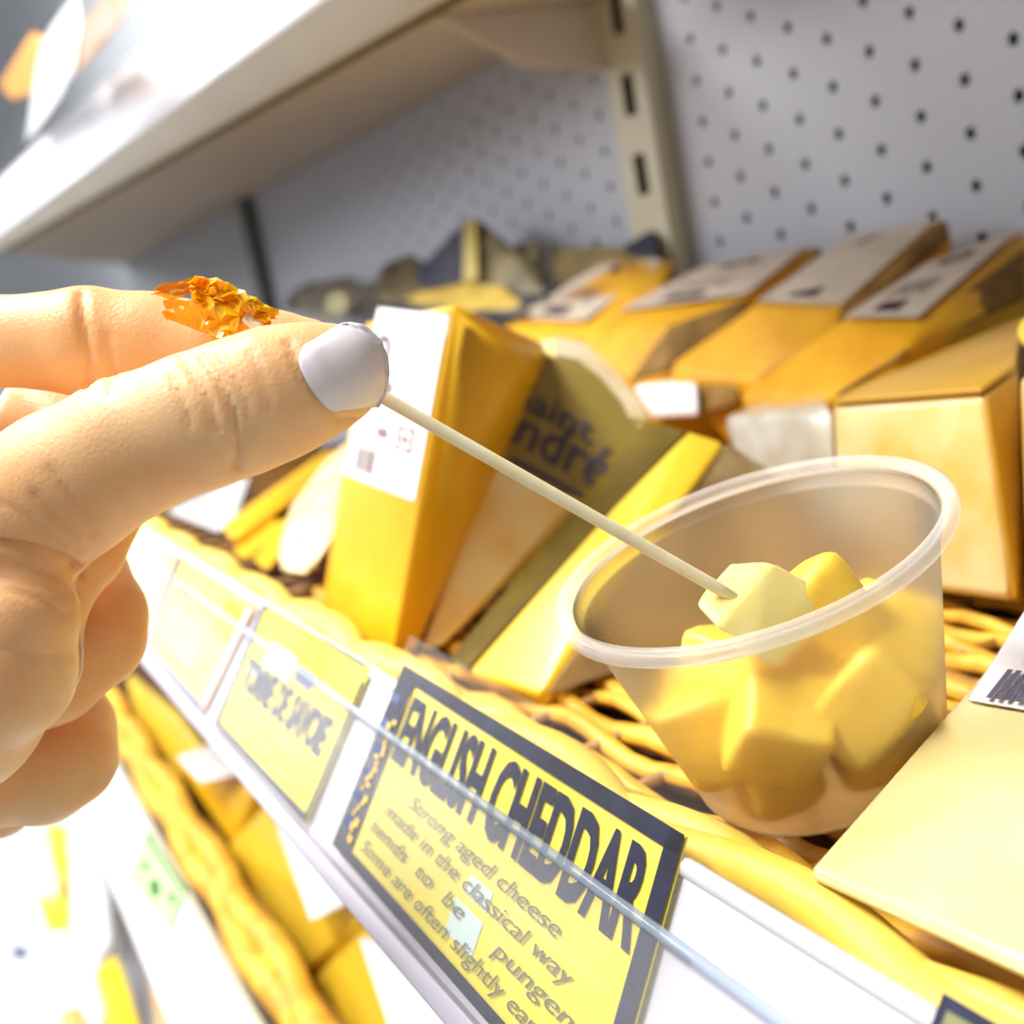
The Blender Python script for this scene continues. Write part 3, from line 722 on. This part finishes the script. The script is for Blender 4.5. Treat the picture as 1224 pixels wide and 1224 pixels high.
# nail plate: rays through the nail's outline, laid over the thumb
def nail_pt(u, v):
    # u 0..1 cuticle -> free edge, v -1..1 across; outline in the photograph
    cut = np.array([351, 420]) * (1 - (v + 1) / 2) + np.array([401, 497]) * (v + 1) / 2 + np.array([-9, 6]) * 0
    bow = 1 - v * v
    cut = cut + np.array([-1.5, 3.5]) * bow * 2.2 + np.array([12, -7]) * abs(v) ** 8
    # side lines
    tipl = np.array([408, 386]); tipr = np.array([452, 487])
    end = tipl * (1 - (v + 1) / 2) + tipr * (v + 1) / 2 + np.array([30, -20]) * (bow ** .7)
    return cut * (1 - u) + end * u
nu, nv = 22, 22; V = []
for i in range(nu + 1):
    for j in range(nv + 1):
        u = i / nu; v = -1 + 2 * j / nv
        x, y = nail_pt(u, v); r = np.array([x - 612, y - 612, F]) / F
        z = .170; hit = None; bs = 1; bz = z
        for _ in range(60):
            s = tsdf(r * z)
            if s < bs: bs = s; bz = z
            if s < .00003: hit = z; break
            z += s * .9
            if z > .1985: break
        z = min(z if hit else bz, .1925)
        edge = min(1, (1 - abs(v)) * 5 + .0) * min(1, u * 5)
        V.append(R @ (r * (z - .0001 - .00055 * edge - .0003 * (1 - v * v))))
Fc = [[i * (nv + 1) + j, i * (nv + 1) + j + 1, (i + 1) * (nv + 1) + j + 1, (i + 1) * (nv + 1) + j] for i in range(nu) for j in range(nv)]
nl = mesh('thumb_nail', V, Fc, m_nail, e, smooth=True); nl['label'] = 'glossy pale lilac painted thumb nail'
s = nl.modifiers.new('s', 'SOLIDIFY'); s.thickness = .0003; s.offset = -1
# nail of the curled middle finger, seen edge on
V = []
ln = lerpline([(93, 748, 0), (99, 778, 0), (96, 808, 0), (86, 828, 0), (70, 838, 0)], 16)
for i, (x, y, _) in enumerate(ln):
    for k in range(5):
        d = .2025 + .0012 * k; V.append(D(x - 1.2 * (k - 2) ** 2 * .35, y, d))
Fc = [[i * 5 + k, i * 5 + k + 1, (i + 1) * 5 + k + 1, (i + 1) * 5 + k] for i in range(15) for k in range(4)]
nl = mesh('finger_nail', V, Fc, m_nailn, e, smooth=True); nl['label'] = 'unpainted looking nail edge of the curled finger'
s = nl.modifiers.new('s', 'SOLIDIFY'); s.thickness = .0005; s.offset = 0

# ------------------------------------------------------------------ cheeses, middle row
def block(name, label, cat, front, back, m_, group=None, bev=.003, mbody=None, lump=0, seed=0):
    pts = [A(*p) for p in front] + [A(*p) for p in back]
    e = thing(name, label, cat, cen(pts), group); hull('body', lift(pts), m_, e, bev, lump=lump, seed=seed); return e
e = block('cheese_block', 'greyish film wrapped cheese block behind the cup, left of the big pale block', 'cheese',
      [(866, 499, .262), (993, 485, .244), (1003, 640, .238), (1010, 716, .234), (905, 705, .25)], [(900, 484, .285), (990, 476, .285)], m_blockg, lump=.001, seed=2)
e = block('cheese_block', 'big pale yellow block of cheese standing right behind the cup rim', 'cheese',
      [(996, 486, .240), (1174, 473, .232), (1195, 618, .228), (1208, 716, .225), (1010, 730, .234)],
      [(1034, 462, .300), (1222, 384, .330), (1214, 445, .250), (1222, 600, .243), (1226, 722, .240)], m_blockp, bev=.002)
# golden top and side cut faces as plates of their own
tp = [A(998, 484, .239), A(1174, 471, .2315), A(1214, 443, .249), A(1224, 384, .329), A(1034, 461, .299)]
hull('cut_top', tp + [p + np.array([0, 0, .0016]) for p in tp], m_gold, e, .0006)
sd = [A(1176, 474, .2318), A(1212, 446, .2485), A(1223, 600, .2425), A(1227, 721, .2395), A(1210, 714, .2252), A(1196, 618, .2282)]
sN = nrm(np.cross(sd[1] - sd[0], sd[3] - sd[0])); sN = sN if sN @ sd[0] < 0 else -sN
hull('cut_side', sd + [p + sN * .001 for p in sd], m_gold, e, .0004)
e = block('cheese_block', 'pale cheese block cut off by the right edge, beside the big pale block', 'cheese',
      [(1218, 452, .236), (1360, 440, .225), (1380, 760, .218), (1228, 728, .228)], [(1250, 420, .29), (1380, 400, .29), (1400, 700, .27)], m_blockp)
e = block('cheese_chunk', 'small bright yellow piece at the right edge above the block row', 'cheese',
      [(1214, 396, .27), (1224, 378, .272), (1260, 380, .27), (1262, 420, .265), (1222, 414, .266)], [(1230, 380, .29), (1262, 384, .29), (1262, 418, .29), (1226, 412, .29)], m_yel2, bev=.004)
e = block('cheese_pack', 'small white labelled pack between the printed film wedge and the slanted wedges', 'cheese',
      [(757, 464, .292), (832, 459, .290), (836, 498, .286), (779, 500, .287)], [(770, 452, .32), (830, 448, .32), (840, 490, .32)], m_label, bev=.002)
e = block('cheese_pack', 'small brown pack just right of the little white labelled pack', 'cheese',
      [(834, 456, .296), (884, 459, .294), (882, 484, .292), (837, 498, .290)], [(840, 448, .33), (886, 450, .33), (886, 480, .33)], m_brown, bev=.002)
# ---- slanted labelled wedges in the back row
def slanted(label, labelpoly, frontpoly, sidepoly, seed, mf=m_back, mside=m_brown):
    P_lab = [A(*p) for p in labelpoly]; P_f = [A(*p) for p in frontpoly]; P_s = [A(*p) for p in sidepoly]
    allp = P_lab + P_f + P_s
    base = [np.array([p[0], p[1] + .004, max(FZ, p[2] - .012)]) for p in P_f[-3:]] + [np.array([p[0], min(p[1] + .004, .412), p[2] - .03]) for p in P_lab[1:3]] + [np.array([p[0], .347, FZ]) for p in (P_lab[0], P_lab[3])] + [np.array([P_f[-3][0], P_f[-3][1] + .006, FZ])]
    e = thing('slanted_wedge', label, 'cheese', cen(allp + base), 'labelled wedges leaning in the back row')
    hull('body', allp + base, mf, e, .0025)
    if len(P_s) > 2:
        n_ = nrm(np.cross(P_s[1] - P_s[0], P_s[2] - P_s[0])); n_ = n_ if n_ @ P_s[0] < 0 else -n_
        hull('rind_gap_side', [p + n_ * .0012 for p in P_s] + [p - n_ * .001 for p in P_s], mside, e, .0005)
    a, b, c, d = P_lab[0], P_lab[1], P_lab[2], P_lab[3]
    q = [a, b, c, d]
    n_ = qn(q); q = [p + n_ * .0014 for p in q]
    cq = sum(q) / 4; q = [cq + (p - cq) * .95 for p in q]
    lb = patch('label', q, (0, 0, 1, 1), m_labelg, e, 0, th=.0004)
    ring('seal_mark', q, .80, .50, .07, .20, m_inkb, lb, .0 if seed % 2 else .5, off=.0006)
    rects('small_print', q, [(.28 + .04 * (k % 2), .22 + .10 * k, .5, .26 + .10 * k) for k in range(5)], m_inkf, lb, .0006)
    rects('price_print', q, [(.07, .30, .20, .62)], m_inkb, lb, .0006)
    return e
# label quads run: lower-left, upper-left, upper-right, lower-right
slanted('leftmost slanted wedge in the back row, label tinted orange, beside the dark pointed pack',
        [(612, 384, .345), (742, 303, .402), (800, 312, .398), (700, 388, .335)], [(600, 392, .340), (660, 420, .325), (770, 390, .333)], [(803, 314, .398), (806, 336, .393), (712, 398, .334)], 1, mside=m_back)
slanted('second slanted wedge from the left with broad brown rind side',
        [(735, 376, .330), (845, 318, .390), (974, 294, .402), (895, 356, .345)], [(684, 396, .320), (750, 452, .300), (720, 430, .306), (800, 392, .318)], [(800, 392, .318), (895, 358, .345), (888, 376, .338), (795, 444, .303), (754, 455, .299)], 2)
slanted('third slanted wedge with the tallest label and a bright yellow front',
        [(900, 367, .322), (1016, 283, .395), (1128, 263, .402), (1006, 371, .328)], [(806, 434, .300), (801, 450, .297), (895, 455, .293), (938, 422, .303), (990, 378, .322)], [(1004, 373, .328), (1130, 264, .401), (1136, 284, .394), (1010, 396, .318), (904, 457, .293)], 3)  # side plate browned to stand for the shade in the gap beyond
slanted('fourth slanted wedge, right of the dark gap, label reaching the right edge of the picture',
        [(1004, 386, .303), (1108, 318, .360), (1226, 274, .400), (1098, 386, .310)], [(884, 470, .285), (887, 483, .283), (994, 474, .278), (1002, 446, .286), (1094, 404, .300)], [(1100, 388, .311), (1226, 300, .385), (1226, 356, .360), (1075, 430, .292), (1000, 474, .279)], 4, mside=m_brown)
# ---- dim packs at the back, their shade put into brown base colours
def dim(label, pts, m_, extra=None, name='cheese_pack', bev=.004, lump=.0012, seed=1):
    P_ = [A(*p) for p in pts]; e = thing(name, label, 'cheese', cen(P_)); hull('body', P_, m_, e, bev, lump=lump, seed=seed); return e
e = thing('pointed_cheese_pack', 'wrapped cheese in shaded dark brown standing with its point up against the panel', 'cheese', cen([A(560, 350, .36)]))
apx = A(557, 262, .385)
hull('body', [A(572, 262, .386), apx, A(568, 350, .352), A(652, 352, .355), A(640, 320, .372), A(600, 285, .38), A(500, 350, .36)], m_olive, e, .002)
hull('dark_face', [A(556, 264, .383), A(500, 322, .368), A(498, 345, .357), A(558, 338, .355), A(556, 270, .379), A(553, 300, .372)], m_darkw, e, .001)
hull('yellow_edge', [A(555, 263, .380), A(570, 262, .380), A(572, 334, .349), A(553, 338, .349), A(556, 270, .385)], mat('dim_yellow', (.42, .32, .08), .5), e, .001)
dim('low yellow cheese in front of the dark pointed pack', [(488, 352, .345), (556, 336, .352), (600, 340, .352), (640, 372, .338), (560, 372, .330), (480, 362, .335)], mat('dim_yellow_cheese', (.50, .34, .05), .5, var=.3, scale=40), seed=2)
dim('lump in shaded olive brown left of the dark pointed pack', [(440, 360, .36), (455, 318, .385), (490, 300, .40), (520, 312, .395), (505, 350, .37), (470, 365, .355)], m_olive, seed=3)
dim('squared pack in shaded dark brown right of the pointed pack', [(612, 290, .402), (650, 285, .404), (655, 340, .385), (610, 345, .38), (640, 300, .38)], m_olive, seed=4)
e = dim('long low pack in shaded brown behind the leftmost slanted wedge, below the near upright', [(655, 292, .404), (745, 290, .404), (785, 292, .403), (790, 330, .39), (700, 330, .385), (660, 345, .375)], mat('shaded_ochre_wrap', (.30, .22, .08), .5, col2=(.17, .12, .05), scale=40), seed=5)
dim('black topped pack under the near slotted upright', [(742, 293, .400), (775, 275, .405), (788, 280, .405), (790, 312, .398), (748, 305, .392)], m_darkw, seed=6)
e = dim('round cheese in shaded grey brown with a yellow sticker, far left behind the hand', [(335, 372, .36), (345, 350, .385), (370, 335, .40), (420, 328, .40), (448, 345, .39), (440, 375, .36), (390, 392, .34)], mat('shaded_grey_rind', (.22, .19, .14), .6, col2=(.12, .10, .08), scale=40), bev=.008, seed=7)
q = [A(396, 352, .352), A(420, 350, .352), A(420, 374, .346), A(396, 376, .346)]
ring('sticker', q, .5, .5, .5, .5, mat('sticker_yellow', (.5, .42, .16), .5), e, .35, off=.004)

# ---- cheeses at the left, seen below the thumb
def barh(label, a, b, wpx, hpx, Ya, Yb, m_, name='cheese_slab'):
    ax_, ay = a; bx, by = b
    P_ = [A(ax_, ay, Ya), A(bx, by, Yb), A(ax_ + wpx, ay + hpx, Ya - .004), A(bx + wpx, by + hpx, Yb - .004)]
    P_ += [p + np.array([.0, .004, -.006]) for p in P_]
    P_ = [np.array([p[0], p[1], max(p[2], FZ)]) for p in P_]
    e = thing(name, label, 'cheese', cen(P_), 'stacked slabs left of the tall wedge'); hull('body', P_, m_, e, .003); return e
e = block('cheese_slab', 'white wrapped slab at the far left end of the basket, just under the thumb', 'cheese',
      [(203, 624, .125), (240, 600, .150), (300, 576, .20), (284, 622, .150), (262, 636, .128)], [(215, 640, .126), (262, 645, .13)], m_packw, bev=.002)
barh('top golden slab leaning from the basket edge up behind the thumb', (262, 628), (392, 536), 12, 14, .125, .25, m_yel)
barh('middle golden slab in the leaning stack under the thumb', (280, 660), (372, 592), 9, 8, .122, .20, m_yel)
barh('lowest golden slab in the leaning stack under the thumb', (302, 673), (358, 612), 12, 8, .121, .18, m_yel)
e = block('cheese_wedge', 'creamy white highlighted wedge leaning left of the tall labelled wedge', 'cheese',
      [(330, 664, .122), (346, 606, .150), (398, 540, .185), (430, 520, .19), (416, 612, .150), (368, 690, .120), (338, 684, .1185)], [(380, 640, .16), (420, 560, .2)], m_brie, bev=.004, lump=.0016, seed=9)

# ------------------------------------------------------------------ lower shelf
LZ = -.300
e = thing('lower_shelf', 'white lower shelf with a wide blown out price rail below the main rail', 'shelf', (-.9, .1, LZ - .09))
box('deck', (-2.4, .062, LZ - .086), (.1, .416, LZ - .080), m_shelf, e)
lr = [np.array([x, y, z]) for x in (-2.4, .1) for (y, z) in ((.066, LZ + .004), (.036, LZ - .036), (.069, LZ + .001), (.039, LZ - .039))]
hull('price_rail', lr, m_white, e, .001)
tube('rail_top_edge', [(-2.4, .066, LZ + .004), (.1, .066, LZ + .004)], .0022, m_cream, e)
def onlr(x, y, off=.002):
    n_ = nrm(np.cross([1, 0, 0], np.array([0, -.030, -.040]))); n_ = n_ if n_[1] < 0 else -n_
    return onplane(x, y, np.array([0, .066, LZ + .004]) + n_ * off, n_)
q = [onlr(*p) for p in [(176, 992), (224, 1064), (202, 1112), (150, 1048)]]
e = thing('green_ticket', 'small pale green ticket with dark green marks on the lower price rail', 'sign', cen(q))
patch('card', q, (0, 0, 1, 1), m_greenp, e, 0, th=.0004)
rects('top_band', q, [(0, 0, 1, .12)], m_green, e)
for (u, v, s_) in ((.25, .5, .09), (.55, .62, .14), (.86, .42, .09)):
    N_ = qn(q) * .0006; mesh('diamond_mark', [quadmap(q, u + a * s_, v + b * s_ * 1.5) + N_ for a, b in ((0, -1), (1, 0), (0, 1), (-1, 0))], [[0, 1, 2, 3]], m_green, e)
lb_ = thing('wicker_basket', 'lower willow basket whose orange rim runs down the picture below the main rail', 'basket', (-.8, .1, LZ - .08))
lb_y = .082; lz = LZ - .008
sc = .082 / .0771
def lrod(dy, dz, r, ph, m_):
    n = 160; pts = [(-2.2 + 2.3 * i / n, lb_y + dy + .0022 * math.sin(ph + i * .7), LZ + .012 + dz + .0018 * math.cos(ph + i * .7)) for i in range(n + 1)]
    tube('border_rod', pts, [r * (1 + .07 * math.sin(i * 1.3 + ph)) for i in range(n + 1)], m_, lb_, n=10)
lrod(-.004, -.006, .008, 0, m_willow); lrod(.003, .0, .0075, 2, m_willow); lrod(.008, -.008, .006, 4, m_willowd)
box('basket_side', (-2.2, .092, LZ - .078), (.1, .096, LZ - .002), m_willowd, lb_)
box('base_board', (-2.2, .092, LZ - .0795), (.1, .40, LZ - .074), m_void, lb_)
def lowc(label, pts, m_, lab=None, seed=0):
    P_ = [at(x, y, Z=z) for x, y, z in pts]
    P_ = [p if p[1] > .099 else at(x, y, Y=.099) for p, (x, y, z) in zip(P_, pts)]
    P_ = P_ + [np.array([p[0] * 1.0 - .01, p[1] + .03, p[2] - .05]) for p in P_[:4]]
    P_ = [np.array([p[0], p[1], max(p[2], LZ - .070)]) for p in P_]
    e = thing('cheese_wedge', label, 'cheese', cen(P_), 'cheeses in the lower basket'); hull('body', P_, m_, e, .004)
    if lab:
        q = [at(x, y, Z=z) for x, y, z in lab]; q = [p * .985 for p in q]; patch('label', q, (0, 0, 1, 1), m_label, e, 0, th=.0005)
    return e
lowc('farthest bright yellow cheese in the lower basket, beside the ring finger', [(150, 800, -.265), (215, 850, -.265), (250, 905, -.27), (215, 930, -.29), (165, 880, -.29)], m_yel2, None)
lowc('orange cheese with a white label, second in the lower basket', [(205, 905, -.262), (262, 880, -.262), (303, 943, -.265), (276, 1012, -.30), (240, 960, -.30)], m_yel, [(212, 905, -.262), (262, 888, -.262), (285, 925, -.264), (240, 935, -.268)])
lowc('big yellow cheese with a white label on its slope, middle of the lower basket', [(268, 1015, -.29), (318, 960, -.262), (352, 985, -.258), (432, 1092, -.258), (356, 1172, -.298), (306, 1098, -.298)], m_yel2, [(330, 985, -.2595), (380, 1010, -.258), (425, 1075, -.257), (372, 1100, -.268)])
lowc('nearest bright yellow cheese at the bottom edge with a white label', [(352, 1190, -.295), (440, 1100, -.256), (560, 1240, -.250), (480, 1320, -.262), (370, 1290, -.295)], m_yel2, [(430, 1122, -.257), (470, 1125, -.2545), (560, 1240, -.251), (470, 1240, -.262)])

# ------------------------------------------------------------------ bottom shelf goods, bottom left
BZ = -.62
box('floor_plinth', (-2.6, -.05, -H), (.1, .416, BZ - .06), m_white, bev=.002)
tag(bpy.data.objects['floor_plinth'], 'white base deck at the bottom of the shelving', 'shelf')
def pack(label, poly, z0, m_, h=.05, name='food_pack', lump=.004, seed=0, strip=None):
    P_ = [at(x, y, Z=z0) for x, y in poly]; top_ = P_; bot_ = [p - np.array([0, 0, h]) for p in P_]
    e = thing(name, label, 'package', cen(bot_ + top_), 'packs on the bottom shelf'); hull('body', top_ + bot_, m_, e, .006, lump=lump, seed=seed)
    if strip:
        q = [at(x, y, Z=z0 + .006) for x, y in strip[0]]; patch('print_area', q, (0, 0, 1, 1), strip[1], e, 0, th=.0005)
    return e
pack('white crumpled pack at the left edge under the curled fingers', [(-40, 1000), (60, 1000), (70, 1060), (-40, 1070)], BZ + .02, m_packw, h=.04, seed=1)
pack('pale pack with yellow end below the little finger', [(-40, 1062), (70, 1060), (86, 1115), (-30, 1140)], BZ - .0, m_packw, h=.03, seed=2, strip=([(40, 1060), (74, 1058), (84, 1108), (56, 1110)], m_packy))
pack('white bag standing between the yellow stripes at lower left', [(78, 990), (118, 985), (135, 1120), (112, 1160), (85, 1110)], BZ + .05, m_packw, seed=3)
pack('narrow pale yellow pack under the fingertips', [(55, 985), (80, 985), (88, 1040), (74, 1060)], BZ + .04, m_packy, seed=4)
pack('bright yellow carton at the bottom left', [(133, 1135), (145, 1150), (172, 1240), (150, 1290), (130, 1240), (112, 1165)], BZ + .06, m_packy, seed=5, lump=.001)
pack('peach coloured carton right of the bright yellow carton', [(178, 1172), (192, 1165), (222, 1250), (200, 1290)], BZ + .06, m_packo, seed=6, lump=.001)
pack('large white pack with faint blue print in the lower left corner', [(-60, 1120), (90, 1120), (125, 1200), (110, 1290), (-60, 1290)], BZ + .03, m_packw, seed=7, strip=([(12, 1134), (30, 1130), (32, 1138), (14, 1142)], m_navyf))
pack('small tan item at the bottom edge beside the white pack', [(70, 1210), (95, 1200), (105, 1230), (75, 1260)], BZ + .05, m_packo, seed=8)

# ------------------------------------------------------------------ goods on the upper shelf, top left
def up_item(name, label, pts, m_, lump=.003, seed=0, bev=.003):
    P_ = [A(*p) for p in pts]; e = thing(name, label, 'package', cen(P_)); hull('body', P_, m_, e, bev, lump=lump, seed=seed); return e
up_item('orange_packet', 'bright orange packet sticking up at the top left corner', [(0, 100, .20), (38, 38, .20), (57, 44, .20), (42, 110, .20), (14, 120, .20), (6, 95, .23), (45, 45, .23), (40, 110, .23)], m_orange, .001, 1)
up_item('white_film_bag', 'white crumpled film bag peaking beside the orange packet', [(92, -10, .19), (98, 20, .19), (78, 60, .19), (90, 85, .185), (60, 135, .18), (30, 175, .18), (45, 70, .19), (60, 30, .2), (60, 90, .21)], m_packw, .002, 2)
up_item('snack_packet', 'brown orange snack packet lying behind the white rail at the top left', [(118, 0, .19), (165, -20, .19), (150, 25, .185), (110, 70, .185), (88, 95, .185), (82, 55, .19), (120, 20, .22), (100, 60, .22)], mat('snack_print', (.55, .22, .01), .4, col2=(.45, .25, .18), scale=50, coat=.5), .002, 3)
